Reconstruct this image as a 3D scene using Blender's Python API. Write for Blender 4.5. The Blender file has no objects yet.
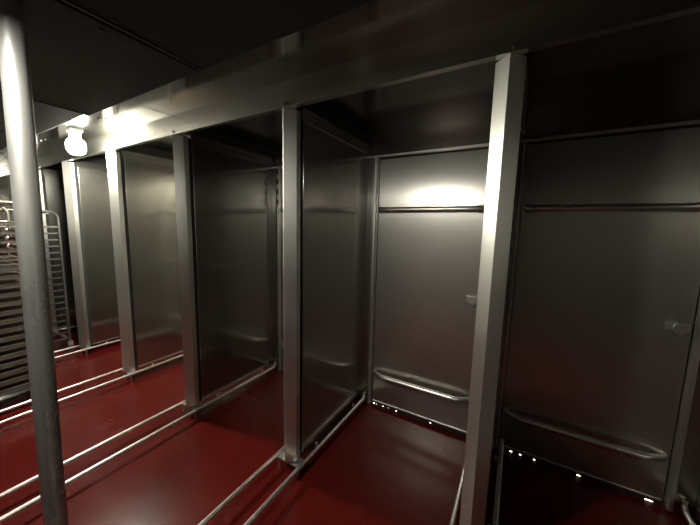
import bpy, bmesh, math, random
from mathutils import Vector, Matrix
random.seed(7)
scene = bpy.context.scene
C = bpy.context.collection

# ------------------------------------------------------------------ dimensions (metres)
YB, YW = 1.153, 2.04            # front line of the partitions, face of the far wall
ZB0, ZB1 = 2.034, 2.156         # header beam bottom, top
ZS = 1.98                       # aisle soffit panels
ZC = 2.14                       # ceiling inside the bays
PX = [-6.03, -5.03, -4.035, -3.042, -2.055, -1.069, -0.070, 0.93]   # partitions, left to right
RR, ZR = 0.089, 0.066           # guide rail offset and height
PT = 0.045                      # half thickness of a partition

# ------------------------------------------------------------------ materials
def nodes(name):
    m = bpy.data.materials.new(name); m.use_nodes = True
    nt = m.node_tree; nt.nodes.clear()
    out = nt.nodes.new('ShaderNodeOutputMaterial'); b = nt.nodes.new('ShaderNodeBsdfPrincipled')
    nt.links.new(b.outputs[0], out.inputs[0])
    return m, nt, b

def steel(name, col=(.43, .42, .39), rough=.24, aniso=.5, grain=(22, 22, .5), var=.10, smudge=.14, bump=.02, tint=.12, metal=1, haze=0, haze_rough=.5):
    m, nt, b = nodes(name); L = nt.links.new; N = nt.nodes.new
    geo = N('ShaderNodeNewGeometry')
    mp = N('ShaderNodeVectorMath'); mp.operation = 'MULTIPLY'; mp.inputs[1].default_value = grain
    L(geo.outputs['Position'], mp.inputs[0])
    n1 = N('ShaderNodeTexNoise'); n1.inputs['Scale'].default_value = 3; n1.inputs['Detail'].default_value = 4
    L(mp.outputs[0], n1.inputs['Vector'])
    n2 = N('ShaderNodeTexNoise'); n2.inputs['Scale'].default_value = 2.6; n2.inputs['Detail'].default_value = 6
    L(geo.outputs['Position'], n2.inputs['Vector'])
    a = N('ShaderNodeMath'); a.operation = 'MULTIPLY_ADD'; a.inputs[1].default_value = var; a.inputs[2].default_value = rough - var / 2 - smudge / 2
    L(n1.outputs[0], a.inputs[0])
    a2 = N('ShaderNodeMath'); a2.operation = 'MULTIPLY_ADD'; a2.inputs[1].default_value = smudge
    L(n2.outputs[0], a2.inputs[0]); L(a.outputs[0], a2.inputs[2]); L(a2.outputs[0], b.inputs['Roughness'])
    mix = N('ShaderNodeMix'); mix.data_type = 'RGBA'
    mix.inputs['A'].default_value = (*[c * (1 - tint) for c in col], 1); mix.inputs['B'].default_value = (*[min(1, c * (1 + tint)) for c in col], 1)
    L(n2.outputs[0], mix.inputs['Factor']); L(mix.outputs['Result'], b.inputs['Base Color'])
    b.inputs['Metallic'].default_value = 1
    b.inputs['Anisotropic'].default_value = aniso
    cr = N('ShaderNodeVectorMath'); cr.operation = 'CROSS_PRODUCT'; cr.inputs[1].default_value = (0, 0.001, 1)
    L(geo.outputs['True Normal'], cr.inputs[0]); L(cr.outputs[0], b.inputs['Tangent'])
    bp = N('ShaderNodeBump'); bp.inputs['Strength'].default_value = bump; bp.inputs['Distance'].default_value = .02
    L(n2.outputs[0], bp.inputs['Height']); L(bp.outputs[0], b.inputs['Normal'])
    b.inputs['Metallic'].default_value = metal
    if haze:      # fine surface film: a second, broad lobe under the sharp one
        h = N('ShaderNodeBsdfPrincipled'); h.inputs['Metallic'].default_value = metal; h.inputs['Roughness'].default_value = haze_rough
        L(mix.outputs['Result'], h.inputs['Base Color']); ms = N('ShaderNodeMixShader'); ms.inputs[0].default_value = haze
        L(b.outputs[0], ms.inputs[1]); L(h.outputs[0], ms.inputs[2])
        L(ms.outputs[0], [n for n in nt.nodes if n.type == 'OUTPUT_MATERIAL'][0].inputs[0])
    return m

def plain(name, col, rough=.5, metal=0, noise=.0, scale=20):
    m, nt, b = nodes(name)
    b.inputs['Roughness'].default_value = rough; b.inputs['Metallic'].default_value = metal
    n = nt.nodes.new('ShaderNodeTexNoise'); n.inputs['Scale'].default_value = scale; n.inputs['Detail'].default_value = 5
    g = nt.nodes.new('ShaderNodeNewGeometry'); nt.links.new(g.outputs['Position'], n.inputs['Vector'])
    mix = nt.nodes.new('ShaderNodeMix'); mix.data_type = 'RGBA'
    mix.inputs['A'].default_value = (*[c * (1 - noise) for c in col], 1); mix.inputs['B'].default_value = (*[min(1, c * (1 + noise)) for c in col], 1)
    nt.links.new(n.outputs[0], mix.inputs['Factor']); nt.links.new(mix.outputs['Result'], b.inputs['Base Color'])
    return m

M_PANEL = steel('brushed_steel_panel', rough=.17, aniso=.7, var=.012, smudge=.05, bump=.001, tint=.06, haze=.16, haze_rough=.42)
M_DOOR = steel('brushed_steel_door', col=(.56, .545, .51), rough=.255, aniso=.72, var=.012, smudge=.04, bump=.001, tint=.05, haze=.27, haze_rough=.50)
M_POST = steel('bent_steel_post', col=(.62, .61, .58), rough=.42, aniso=.4, var=.05, bump=.005)
M_BEAM = steel('steel_beam', bump=0, var=.02, smudge=.02, col=(.58, .565, .52), rough=.20, aniso=.0, haze=.07, haze_rough=.45)
M_HEAD = steel('steel_header', bump=.001, var=.03, smudge=.08, col=(.42, .37, .34), rough=.20, aniso=.0)  # darker copy of the steel, red floor's reflection put into its colour
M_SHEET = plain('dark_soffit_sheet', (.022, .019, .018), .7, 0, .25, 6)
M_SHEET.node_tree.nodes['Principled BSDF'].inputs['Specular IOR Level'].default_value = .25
M_SOFFIT = steel('steel_soffit', col=(.22, .21, .20), rough=.20, aniso=.2, grain=(.5, 22, 22), var=.04, bump=.004)
M_STRIP = steel('steel_ceiling_strip', bump=0, var=.01, smudge=.02, col=(.44, .43, .40), rough=.13, aniso=.0)
M_RAIL = steel('polished_rail_steel', bump=0, col=(.78, .76, .72), rough=.32, aniso=0, var=.05, smudge=.1)
M_PIPE = steel('worn_pipe_steel', col=(.29, .285, .275), rough=.30, aniso=0, grain=(30, 30, 8), var=.12, smudge=.28, bump=.14, tint=.35, metal=.75)
M_RACK = steel('aluminium_rack', bump=0, col=(.26, .245, .23), rough=.40, aniso=0)
M_PAN = plain('baked_pan_metal', (.20, .13, .085), .6, .4, .35, 14)
M_CRUST = plain('dough', (.36, .24, .14), .8, 0, .4, 40)
M_DARK = plain('dark_gasket', (.012, .011, .010), .6, 0, .3)
M_BLACKIRON = plain('caster_rubber', (.03, .03, .03), .6, 0, .2)
M_REAR = plain('dull_dark_wall', (.30, .29, .275), .36, 1, .2)
M_CERAMIC = plain('white_socket', (.6, .58, .52), .4, 0, .05)

def floor_mat():
    m, nt, b = nodes('red_epoxy_floor'); L = nt.links.new; N = nt.nodes.new
    geo = N('ShaderNodeNewGeometry')
    n = N('ShaderNodeTexNoise'); n.inputs['Scale'].default_value = 2.2; n.inputs['Detail'].default_value = 7; n.inputs['Roughness'].default_value = .65
    L(geo.outputs['Position'], n.inputs['Vector'])
    mix = N('ShaderNodeMix'); mix.data_type = 'RGBA'
    mix.inputs['A'].default_value = (.052, .0028, .0021, 1); mix.inputs['B'].default_value = (.078, .0056, .0042, 1)
    L(n.outputs[0], mix.inputs['Factor']); L(mix.outputs['Result'], b.inputs['Base Color'])
    r = N('ShaderNodeMath'); r.operation = 'MULTIPLY_ADD'; r.inputs[1].default_value = .25; r.inputs[2].default_value = .12; b.inputs['Specular IOR Level'].default_value = .16
    L(n.outputs[0], r.inputs[0]); L(r.outputs[0], b.inputs['Roughness'])
    n2 = N('ShaderNodeTexNoise'); n2.inputs['Scale'].default_value = 60; n2.inputs['Detail'].default_value = 3
    L(geo.outputs['Position'], n2.inputs['Vector'])
    bp = N('ShaderNodeBump'); bp.inputs['Strength'].default_value = .06; bp.inputs['Distance'].default_value = .01
    L(n2.outputs[0], bp.inputs['Height']); L(bp.outputs[0], b.inputs['Normal'])
    return m
M_FLOOR = floor_mat()

def emit(name, col, s):
    m = bpy.data.materials.new(name); m.use_nodes = True; nt = m.node_tree; nt.nodes.clear()
    o = nt.nodes.new('ShaderNodeOutputMaterial'); e = nt.nodes.new('ShaderNodeEmission')
    e.inputs[0].default_value = (*col, 1); e.inputs[1].default_value = s
    nt.links.new(e.outputs[0], o.inputs[0]); return m
LAMP1, LAMP2, LAMP3 = 1050, 850, 600
M_BULB = emit('glowing_globe', (1.0, .98, .82), LAMP1)
M_BULB2 = emit('glowing_globe_rear', (1.0, .97, .85), LAMP2)
M_BULB3 = emit('glowing_globe_far', (1.0, .98, .82), LAMP3)

# ------------------------------------------------------------------ mesh helpers
def bm_new(): return bmesh.new()
def box(bm, x0, x1, y0, y1, z0, z1):
    vs = [bm.verts.new((x, y, z)) for x in (x0, x1) for y in (y0, y1) for z in (z0, z1)]
    for f in ((0, 1, 3, 2), (4, 6, 7, 5), (0, 4, 5, 1), (2, 3, 7, 6), (0, 2, 6, 4), (1, 5, 7, 3)):
        bm.faces.new([vs[i] for i in f])
def prism(bm, pts, z0, z1):
    a = [bm.verts.new((x, y, z0)) for x, y in pts]; b = [bm.verts.new((x, y, z1)) for x, y in pts]
    n = len(pts); bm.faces.new(a[::-1]); bm.faces.new(b)
    for i in range(n): bm.faces.new((a[i], a[(i + 1) % n], b[(i + 1) % n], b[i]))
def tube(bm, pts, r, seg=12, flat=None, up=Vector((0, 0, 1))):
    """sweep a circle (or ellipse: flat = list of (ra, rb) per point) along pts"""
    pts = [Vector(p) for p in pts]; rings = []
    for i, p in enumerate(pts):
        d = (pts[min(i + 1, len(pts) - 1)] - pts[max(i - 1, 0)]).normalized()
        u = up if abs(d.dot(up)) < .95 else Vector((1, 0, 0))
        s = d.cross(u).normalized(); t = s.cross(d).normalized()
        ra, rb = flat[i] if flat else (r, r)
        rings.append([bm.verts.new(p + s * math.cos(2 * math.pi * k / seg) * ra + t * math.sin(2 * math.pi * k / seg) * rb) for k in range(seg)])
    for a, b in zip(rings, rings[1:]):
        for k in range(seg): bm.faces.new((a[k], a[(k + 1) % seg], b[(k + 1) % seg], b[k]))
    bm.faces.new(rings[0][::-1]); bm.faces.new(rings[-1])
def lathe(bm, prof, c, seg=24):
    c = Vector(c); rings = []
    for r, z in prof:
        rings.append([bm.verts.new(c + Vector((r * math.cos(2 * math.pi * k / seg), r * math.sin(2 * math.pi * k / seg), z))) for k in range(seg)])
    for a, b in zip(rings, rings[1:]):
        for k in range(seg): bm.faces.new((a[k], a[(k + 1) % seg], b[(k + 1) % seg], b[k]))
    bm.faces.new(rings[0][::-1]); bm.faces.new(rings[-1])
def disc_y(bm, c, r, y0, y1, seg=16):
    tube(bm, [(c[0], y0, c[1]), (c[0], y1, c[1])], r, seg)
def obj(name, bm, mat, parent=None, smooth=False, bevel=0):
    bmesh.ops.recalc_face_normals(bm, faces=bm.faces)
    me = bpy.data.meshes.new(name); bm.to_mesh(me); bm.free()
    if smooth:
        for p in me.polygons: p.use_smooth = True
        try: me.set_sharp_from_angle(angle=math.radians(40))
        except Exception: pass
    me.materials.append(mat)
    o = bpy.data.objects.new(name, me); C.objects.link(o)
    if bevel:
        b = o.modifiers.new('bevel', 'BEVEL'); b.width = bevel; b.segments = 2; b.limit_method = 'ANGLE'
    if parent: o.parent = parent
    return o
def tag(o, label=None, cat=None, group=None, kind=None):
    if label: o['label'] = label
    if cat: o['category'] = cat
    if group: o['group'] = group
    if kind: o['kind'] = kind
    return o
def thing(name, label, cat, loc=(0, 0, 0), group=None, kind=None):
    o = bpy.data.objects.new(name, None); C.objects.link(o); o.location = loc
    o.empty_display_size = .1
    return tag(o, label, cat, group, kind)
def dup(root, loc, label, group=None):
    r = root.copy(); C.objects.link(r); r.location = loc; r['label'] = label
    if group: r['group'] = group
    for ch in list(root.children):
        c = ch.copy(); C.objects.link(c); c.parent = r
        for g in ch.children:
            d = g.copy(); C.objects.link(d); d.parent = c
    return r
def shell(name, boxes, mat, label, cat):
    bm = bm_new()
    for b in boxes: box(bm, *b)
    return tag(obj(name, bm, mat), label, cat, kind='structure')

# ------------------------------------------------------------------ room shell
XL, XR = -9.0, 1.95
shell('floor', [(XL, XR, -2.6, YW + .020, -.05, 0)], M_FLOOR, 'glossy deep red painted floor running under all the stalls', 'floor')
shell('wall_left', [(XL - .1, XL, -2.6, YW + .1, 0, 2.4)], M_PANEL, 'stainless steel wall closing the left end of the aisle', 'wall')
shell('wall_right', [(XR, XR + .1, -2.6, YW + .1, 0, 2.4)], M_REAR, 'dull dark wall beyond the right edge of the view', 'wall')
# behind the camera: dark wall and empty recess added to limit stray light
shell('wall_rear', [(-.84, XR, -.62, -.55, 0, 2.3), (-2.6, -.84, -2.6, -2.5, 0, 2.3), (-.91, -.84, -2.5, -.62, 0, 2.3),
                    (-2.6, -2.53, -2.5, -.55, 0, 2.3), (XL, -2.6, -.62, -.55, 0, 2.3)], M_REAR, 'unseen dull dark wall added behind the viewer to cut stray light', 'wall')

# doors: (x0, x1) clear opening in each bay
DOORS = []
for i in range(len(PX) - 1):
    a = PX[i]
    DOORS.append((a + .135, a + .90))
DOORS[5] = (-.935, -.165); DOORS[6] = (.005, .785)
ZD0, ZD1 = .035, 1.955
wb = []
xs = [XL] + [v for d in DOORS for v in d] + [XR]
for k in range(0, len(xs), 2): wb.append((xs[k], xs[k + 1], YW - .004, YW + .045, 0, ZD1 + .005))

shell('wall_far', wb, M_DOOR, 'stainless steel far wall around and above the stall doors', 'wall')
bm = bm_new(); [box(bm, a - .03, b + .03, YW + .046, YW + .058, .022, ZD1 + .03) for a, b in DOORS]
tag(obj('light_block', bm, M_DARK), 'unseen dark backing added behind the stall doors to stop light leaks', 'trim', kind='structure')  # backing added to block stray daylight around the door leaves
shell('wall_header', [(XL, XR, YW - .004, YW + .045, ZD1 + .005, 2.4)], M_HEAD, 'steel header band above the stall doors, red floor reflection put into its colour', 'wall')
# door head trim: thin bright angle under the header
bm = bm_new(); box(bm, XL, XR, YW - .022, YW - .004, 1.965, 1.977)
tag(obj('trim_1', bm, M_RAIL), 'thin bright steel lip along the tops of the doors', 'trim', kind='structure')

# ceiling inside the bays + ceiling strip over the aisle edge
shell('ceiling', [(XL, XR, YB + .03, YW + .06, ZC, 2.4)], M_SOFFIT, 'dark reflective steel ceiling over the stalls', 'ceiling')
SY = .676
SEAM = -2.054
strip = [(XL, SEAM - .988, -.54, YB + .03, ZB1, 2.4), (SEAM - .982, SEAM - .010, -.54, YB + .03, ZB1, 2.4), (SEAM, XR, -.54, YB + .03, ZB1, 2.4)]
shell('ceiling_strip', strip, M_STRIP, 'narrow lighter steel ceiling strip between dark soffit panels and beam', 'ceiling')
shell('ceiling_rear', [(-2.6, -.84, -2.6, -.55, 2.2, 2.4)], M_REAR, 'steel ceiling of the unseen recess added behind the viewer', 'ceiling')

# soffit panels hung under the aisle ceiling
SX = [-8.99, -4.735, -3.805, -2.875, -1.942, -1.012, .30, 1.94]
sl = ['soffit panel at the far left end of the aisle', 'soffit panel fourth in the row left of the big groove',
      'dark steel soffit panel seen left of the round pipe', 'dark steel soffit panel just above the glowing lamp',
      'dark steel soffit panel between the round pipe top and the diagonal groove',
      'dark steel soffit panel right of the diagonal groove at top centre', 'dark steel soffit panel over the top right corner']
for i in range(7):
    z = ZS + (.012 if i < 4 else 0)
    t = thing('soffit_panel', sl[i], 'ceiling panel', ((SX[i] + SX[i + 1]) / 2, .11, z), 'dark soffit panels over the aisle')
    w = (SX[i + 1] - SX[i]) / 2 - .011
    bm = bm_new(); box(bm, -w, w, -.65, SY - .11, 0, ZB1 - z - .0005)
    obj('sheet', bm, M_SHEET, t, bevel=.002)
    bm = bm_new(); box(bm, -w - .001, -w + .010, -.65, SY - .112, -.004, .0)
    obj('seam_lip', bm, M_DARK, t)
    for sx, sy in ((-w + .03, .30), (w - .03, .30), (-w + .03, .62), (w - .03, .62)):
        bm = bm_new(); lathe(bm, [(.008, 0), (.008, -.003), (.004, -.005)], (sx, sy, 0), 10); obj('screw', bm, M_DARK, t, True)

# header beam across the stall fronts
t = thing('header_beam', 'long pale steel beam running above the stall posts', 'beam', (0, YB, ZB0))
bm = bm_new(); box(bm, XL, XR, 0, .004, 0, ZB1 - ZB0); box(bm, XL, XR, .004, .030, 0, .004)
box(bm, XL, XR, .026, .030, .004, ZB1 - ZB0)
obj('channel', bm, M_BEAM, t)
for x in PX:
    bm = bm_new(); tube(bm, [(x + .012, -.006, .018), (x + .012, 0.001, .018)], .009, 12); obj('bolt', bm, M_DARK, t, True)

# ------------------------------------------------------------------ partitions
plab = ['stall partition at the far left end, hidden past the racks', 'stall partition just behind the left pipe, beside the far rack',
        'stall partition with the leftmost clear post, just left of the glowing lamp', 'stall partition whose post top glows right of the lamp',
        'stall partition with the third clear post, left of the dark wide panel', 'stall partition at the centre of the picture, its post seen edge on',
        'large near stall partition post right of the bright door', 'stall partition beyond the dark door at the right edge']
def make_partition():
    t = thing('stall_partition', plab[5], 'partition', (PX[5], YB, 0), 'stall partitions in a row')
    z0, z1 = .075, ZB0
    # folded nose: two faces meeting at a ridge, short returns with a lip
    bm = bm_new()
    o = [(0, 0), (.047, .047), (.047, .078), (.043, .078), (.043, .049), (0, .006), (-.043, .049), (-.043, .078), (-.047, .078), (-.047, .047)]
    prism(bm, o, z0, z1 - .001)
    obj('post', bm, M_POST, t)
    bm = bm_new(); box(bm, -.030, .030, .074, .106, z0, z1); obj('gap_shade', bm, M_DARK, t)  # near-black strip puts the shade of the open gap into its colour
    L = YW - YB - .004
    bm = bm_new(); box(bm, -PT, PT, .105, L, z0 + .01, 2.045)
    obj('panel', bm, M_PANEL, t, bevel=.003)
    bm = bm_new()
    box(bm, -.032, .032, .05, L, 2.055, ZC - .002)
    obj('top_filler', bm, M_DARK, t)
    bm = bm_new()
    for s in (-1, 1): box(bm, min(s * PT, s * (PT + .010)), max(s * PT, s * (PT + .010)), .092, L - .03, 1.995, 2.058)
    box(bm, -PT, PT, .09, L - .03, 2.045, 2.056)
    obj('top_trim', bm, M_BEAM, t)
    for z in (.5, .98, 1.45, 1.80, 1.97):
        bm = bm_new(); tube(bm, [(.047, .063, z), (.050, .063, z)], .005, 8); obj('screw', bm, M_RAIL, t, True)
    return t
p5 = make_partition()
for i, x in enumerate(PX):
    if i != 5: dup(p5, (x, YB, 0), plab[i])
# jambs at the far wall corners, both sides of each partition (part of the wall)
bm = bm_new(); bs = bm_new()
for i, x in enumerate(PX):
    if i < 7:
        xe = DOORS[i][0] - .022
        box(bm, x + PT + .002, xe - .018, YW - .03, YW - .004, .02, 1.963)
        box(bs, xe + .002, xe + .012, YW - .034, YW - .004, .02, 1.963)
    if i > 0:
        xe = DOORS[i - 1][1] + .012
        box(bs, xe - .004, xe + .012, YW - .034, YW - .004, .02, 1.963); xe += .014
        if xe < x - PT - .01: box(bm, xe, x - PT - .002, YW - .03, YW - .004, .02, 1.963)
tag(obj('trim_4', bs, M_POST), 'narrow bright upright strips edging the stall doors', 'trim', kind='structure')
tag(obj('trim_2', bm, M_PANEL), 'upright steel jamb strips beside the stall doors', 'trim', kind='structure')

# ------------------------------------------------------------------ doors
dlab = ['stall door in the far left bay', 'stall door behind the far rack', 'stall door behind the third partition from left', 'stall door in the bay right of the lamp',
        'stall door just left of the centre post', 'brightly lit stainless steel stall door with glare', 'dark stainless steel stall door at right']
gaps = {5: [(-.920, .009), (-.898, .005), (-.838, .007), (-.795, .004), (-.725, .007), (-.455, .006)],
        6: [(.075, .007), (.128, .006), (.205, .006), (.43, .010), (.735, .018)]}
for i, (a, b) in enumerate(DOORS):
    t = thing('door_%d' % (i + 1), dlab[i], 'door', ((a + b) / 2, YW, 0), kind='structure')
    w = (b - a) / 2
    bm = bm_new(); box(bm, -w + .004, w - .004, 0, .045, ZD0, ZD1 - .004); obj('door_leaf', bm, M_DOOR, t, bevel=.002)
    bm = bm_new(); box(bm, -w + .01, w - .01, -.006, 0, ZD0, ZD0 + .009); obj('kick_edge', bm, M_POST, t)
    # sweep under the door with small chips that let daylight in
    bm = bm_new(); cur = -w
    for gx, gw in gaps.get(i, []):
        gx -= (a + b) / 2
        if gx < -w: continue
        box(bm, cur, gx - gw, .01, .03, -.003, ZD0); box(bm, gx - gw, gx + gw, .01, .03, .013, ZD0); cur = gx + gw
    box(bm, cur, w, .01, .03, -.003, ZD0)
    obj('door_sweep', bm, M_DARK, t)
    xa, xb = -w + .022, w - .035
    zr_ = 1.581
    n = 24; P = []; F = []
    for k in range(n + 1):
        u = k / n; x = xa + (xb - xa) * u; e = min(u, 1 - u) * n
        f = min(1, e / 2.0); P.append((x, -.045 if e > 0 else -.030, zr_)); F.append((.006 + .011 * f, .024 - .007 * f))
    bm = bm_new(); tube(bm, P, .018, 14, F)
    for x in (xa + .02, xb - .02): tube(bm, [(x, -.04, zr_), (x, 0, zr_)], .010, 8)
    obj('upper_rail', bm, M_RAIL, t, True)
    P = []; F = []
    for k in range(n + 1):
        u = k / n; x = xa - .012 + (xb - xa + .024) * u; e = min(u, 1 - u) * n
        f = min(1, e / 3.0); P.append((x, -.004 - .056 * f ** .7, .292)); F.append((.008 + .010 * f, .020))
    bm = bm_new(); tube(bm, P, .02, 14, F); obj('push_bar', bm, M_RAIL, t, True)
    # inside release: plate, stem and ring
    lx = w - .058; h = bm_new(); box(h, lx - .045, lx + .045, -.008, 0, .970, 1.012)
    rel = obj('latch_plate', h, M_POST, t, bevel=.003)
    h = bm_new(); tube(h, [(lx, -.008, .991), (lx, -.034, .991)], .012, 14); tube(h, [(lx, -.034, .991), (lx, -.044, .991)], .028, 18)
    obj('release_knob', h, M_RAIL, rel, True)
    for z in ((.35, 1.0, 1.72) if i != 4 else (1.66, 1.75, 1.84, 1.93)):
        h = bm_new(); tube(h, [(-w - .012, -.036, z - .022), (-w - .012, -.036, z + .022)], .009, 10); obj('hinge', h, M_DARK if i == 4 else M_POST, t, True)

# ------------------------------------------------------------------ guide rails on the floor
glab = ['pair of floor guide rails at the far left', 'pair of floor guide rails ending at the partition behind the far rack',
        'pair of floor guide rails leading to the post left of the lamp', 'pair of floor guide rails leading to the post right of the lamp',
        'pair of floor guide rails leading to the third clear post', 'pair of floor guide rails leading to the centre post and foot of round pipe',
        'pair of floor guide rails at the foot of the large near post', 'pair of floor guide rails at the bottom right corner']
def make_guide():
    t = thing('floor_guide', glab[5], 'guide rail', (PX[5], YB, 0), 'floor guide rails')
    y0, y1 = -1.60, YW - YB - .05
    for s in (-1, 1):
        P = [(s * RR, y0, .002), (s * RR, y0, ZR - .02), (s * RR, y0 + .006, ZR - .006), (s * RR, y0 + .02, ZR)]
        P += [(s * RR, y0 + .02 + (y1 - y0 - .06) * k / 8, ZR) for k in range(1, 9)]
        P += [(s * RR, y1 - .015, ZR + .004), (s * RR, y1, ZR + .02), (s * RR, y1 + .004, ZR + .045)]
        bm = bm_new(); tube(bm, P, .0125, 12); obj('rail', bm, M_RAIL, t, True)
    for yy in (.02,):
        bm = bm_new()
        z1 = ZR - .004
        box(bm, -RR, RR, yy, yy + .028, z1 - .006, z1)
        if yy > 0:
            box(bm, -RR + .01, RR - .01, yy - .0, yy + .065, z1, z1 + .004)
        c = obj('cross_bar', bm, M_POST, t)
        for s in (-1, 1):
            b2 = bm_new(); tube(b2, [(s * (RR - .018), yy + .012, .0), (s * (RR - .018), yy + .012, z1 - .004)], .009, 10)
            obj('foot', b2, M_POST, c, True)
    for yy in (.22, .70):
        bm = bm_new(); tube(bm, [(RR - .024, yy, ZR - .01), (RR - .024, yy, ZR + .016)], .009, 10); obj('stud', bm, M_RAIL, t, True)
    return t
g5 = make_guide()
for i, x in enumerate(PX):
    if i != 5: dup(g5, (x, YB, 0), glab[i])

# ------------------------------------------------------------------ round pipe standing at the left
t = thing('pipe_column', 'round worn steel pipe standing close to the viewer at the left', 'pipe', (-1.1155, .2215, 0))
bm = bm_new(); tube(bm, [(0, 0, .004), (-.013, .033, ZS + .003)], .0258, 40); obj('pipe', bm, M_PIPE, t, True)
bm = bm_new(); lathe(bm, [(.045, 0), (.045, .008), (.029, .009)], (0, 0, 0), 28); obj('base_flange', bm, M_PIPE, t, True)

# ------------------------------------------------------------------ lamps
def lamp(loc, label, mat, s=1.0, drop=0, shade=0):   # s scales the globe
    t = thing('jar_lamp', label, 'lamp', loc, None)
    bm = bm_new(); box(bm, -.055, .055, -.035, .035, -.022, 0); obj('mounting_box', bm, M_POST, t, bevel=.004)
    bm = bm_new(); lathe(bm, [(.036, -.022), (.036, -.046 - drop), (.028, -.050 - drop)], (0, 0, 0), 24); obj('socket', bm, M_CERAMIC, t, True)
    pr = [(.028, -.050), (.044, -.056), (.056, -.072), (.060, -.096), (.058, -.126), (.046, -.152), (.026, -.165), (.004, -.168)]
    pr = [(a * s, -.05 - drop + (b + .05) * s) for a, b in pr]
    bm = bm_new(); lathe(bm, pr, (0, 0, 0), 28); obj('glass_globe', bm, mat, t, True)
    if shade:
        bm = bm_new(); lathe(bm, [(.030, -.040 - drop), (.060, -.055 - drop), (.105, -shade), (.103, -shade), (.058, -.058 - drop), (.030, -.044 - drop)], (0, 0, 0), 32); obj('lamp_shade', bm, M_CERAMIC, t, True)
    return t
lamp((-3.05, .965, ZB1), 'glowing jar shaped lamp under the ceiling strip beside the beam', M_BULB, 1.0, .028)
lamp((-7.9, .90, ZB1), 'glowing jar shaped lamp at the far left end of the aisle, out of view', M_BULB3)
lamp((-.90, .0, ZS - .005), 'glowing jar shaped lamp hanging from the soffit just left of the viewer, out of view', M_BULB2, .7, -.005, .100)

# ------------------------------------------------------------------ pan racks
def make_rack(name, label, loc, w, d, z1, n, filled, pan_label, pan_group):
    t = thing(name, label, 'rack', loc, None)
    zb = .12; r = .0125
    for s in (-1, 1):                       # inverted-U side frames (in the Y-Z plane) with rounded corners
        x = s * w / 2; R = .075; P = [(x, -d / 2, zb)]
        P.append((x, -d / 2, z1 - R))
        for k in range(1, 7):
            a = math.pi - k * math.pi / 12; P.append((x, -d / 2 + R + R * math.cos(a), z1 - R + R * math.sin(a)))
        for k in range(0, 7):
            a = math.pi / 2 - k * math.pi / 12; P.append((x, d / 2 - R + R * math.cos(a), z1 - R + R * math.sin(a)))
        P.append((x, d / 2, zb))
        bm = bm_new(); tube(bm, P, r, 10, up=Vector((1, 0, 0))); obj('side_frame', bm, M_RACK, t, True)
    for z in (zb + .012, z1 - .012):
        for y in (-d / 2 + (.08 if z > 1 else 0), d / 2 - (.08 if z > 1 else 0)):
            bm = bm_new(); box(bm, -w / 2, w / 2, y - .012, y + .012, z - .012, z + .012); obj('cross_bar', bm, M_RACK, t)
    pitch = (z1 - .10 - zb - .03) / n
    for k in range(n):
        z = zb + .03 + k * pitch
        for s in (-1, 1):
            bm = bm_new(); xo = s * (w / 2 - r * .3)
            box(bm, min(xo, xo - s * .030), max(xo, xo - s * .030), -d / 2, d / 2, z, z + .003)
            box(bm, min(xo, xo - s * .004), max(xo, xo - s * .004), -d / 2, d / 2, z, z + .018)
            obj('slide', bm, M_RACK, t)
    for sx in (-1, 1):
        for sy in (-1, 1):
            bm = bm_new(); x = sx * w / 2; y = sy * (d / 2 - .0)
            box(bm, x - .02, x + .02, y - .02, y + .02, .085, zb); box(bm, x - .017, x - .013, y - .018, y + .018, .03, .085); box(bm, x + .013, x + .017, y - .018, y + .018, .03, .085)
            c = obj('caster', bm, M_POST, t)
            bm = bm_new(); tube(bm, [(x - .012, y, .036), (x + .012, y, .036)], .036, 18); obj('wheel', bm, M_BLACKIRON, c, True)
    if filled:
        first = None
        for k in range(n):
            z = zb + .03 + k * pitch + .0035
            lab = pan_label(k, n)
            if first is None:
                q = thing('sheet_pan', lab, 'pan', (loc[0], loc[1], z), pan_group)
                pw, pd, h = w / 2 - .024, d / 2 - .01, .026
                bm = bm_new()
                box(bm, -pw, pw, -pd, pd, 0, .002)
                for s in (-1, 1):
                    box(bm, min(s * pw, s * (pw - .002)), max(s * pw, s * (pw - .002)), -pd, pd, .002, h)
                    box(bm, -pw, pw, min(s * pd, s * (pd - .002)), max(s * pd, s * (pd - .002)), .002, h)
                obj('tray', bm, M_PAN, q)
                bm = bm_new()
                tube(bm, [(-pw, -pd, h), (pw, -pd, h), (pw, pd, h), (-pw, pd, h), (-pw, -pd, h)], .004, 6); obj('rolled_rim', bm, M_RACK, q)
                first = q
            else: dup(first, (loc[0], loc[1], z), lab)
    return t
LW = .62
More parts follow.
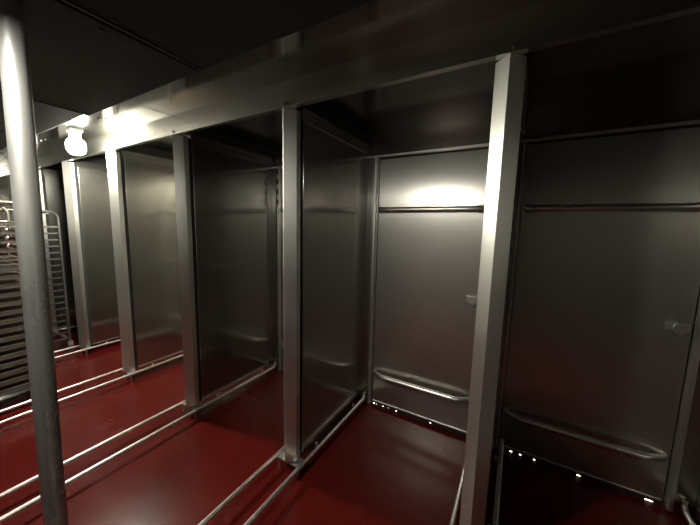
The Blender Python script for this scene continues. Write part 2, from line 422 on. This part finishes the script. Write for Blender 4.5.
words = ['lowest', 'second from bottom', 'third from bottom', 'fourth from bottom', 'fifth from bottom', 'sixth from bottom', 'seventh from bottom',
         'eighth from bottom', 'ninth from bottom', 'tenth from bottom', 'tenth from top', 'ninth from top', 'eighth from top', 'seventh from top',
         'sixth from top', 'fifth from top', 'fourth from top', 'third from top', 'second from top', 'topmost']
make_rack('bakery_rack', 'loaded bakery pan rack at the far left edge, nearer the viewer', (-3.2 - LW / 2, .40, 0), LW, .62, 1.565, 20, True,
          lambda k, n: 'brown sheet pan in the near left rack, ' + words[k], 'sheet pans in the near left rack')
make_rack('bakery_rack', 'empty bakery rack with rounded corner, right of the left pipe', (-4.2 - LW / 2, .83, 0), LW, .60, 1.535, 19, False, None, None)

# ------------------------------------------------------------------ daylight outside (only leaks under the doors)
w = bpy.data.worlds.new('daylight'); scene.world = w; w.use_nodes = True
w.node_tree.nodes['Background'].inputs[0].default_value = (1.0, .93, .78, 1); w.node_tree.nodes['Background'].inputs[1].default_value = 6

# ------------------------------------------------------------------ camera
cd = bpy.data.cameras.new('camera'); cam = bpy.data.objects.new('camera', cd); C.objects.link(cam)
cd.sensor_fit = 'HORIZONTAL'; cd.sensor_width = 36; cd.lens = 289.7 / 700 * 36; cd.clip_start = .02
yaw, pitch, roll = .5213, -.1227, .0234
fw = Vector((-math.sin(yaw) * math.cos(pitch), math.cos(yaw) * math.cos(pitch), math.sin(pitch)))
r = Vector((math.cos(yaw), math.sin(yaw), 0)); u = r.cross(fw)
r2 = r * math.cos(roll) + u * math.sin(roll); u2 = -r * math.sin(roll) + u * math.cos(roll)
mw = Matrix((( r2.x, u2.x, -fw.x, 0), (r2.y, u2.y, -fw.y, 0), (r2.z, u2.z, -fw.z, 1.45), (0, 0, 0, 1)))
cam.matrix_world = mw
scene.camera = cam

vs = scene.view_settings
vs.view_transform = 'Standard'; vs.look = 'None'; vs.exposure = .1; vs.gamma = 1; vs.use_curve_mapping = False
cy = scene.cycles
cy.max_bounces = 14; cy.glossy_bounces = 10; cy.diffuse_bounces = 4; cy.sample_clamp_indirect = 8
cy.use_denoising = True
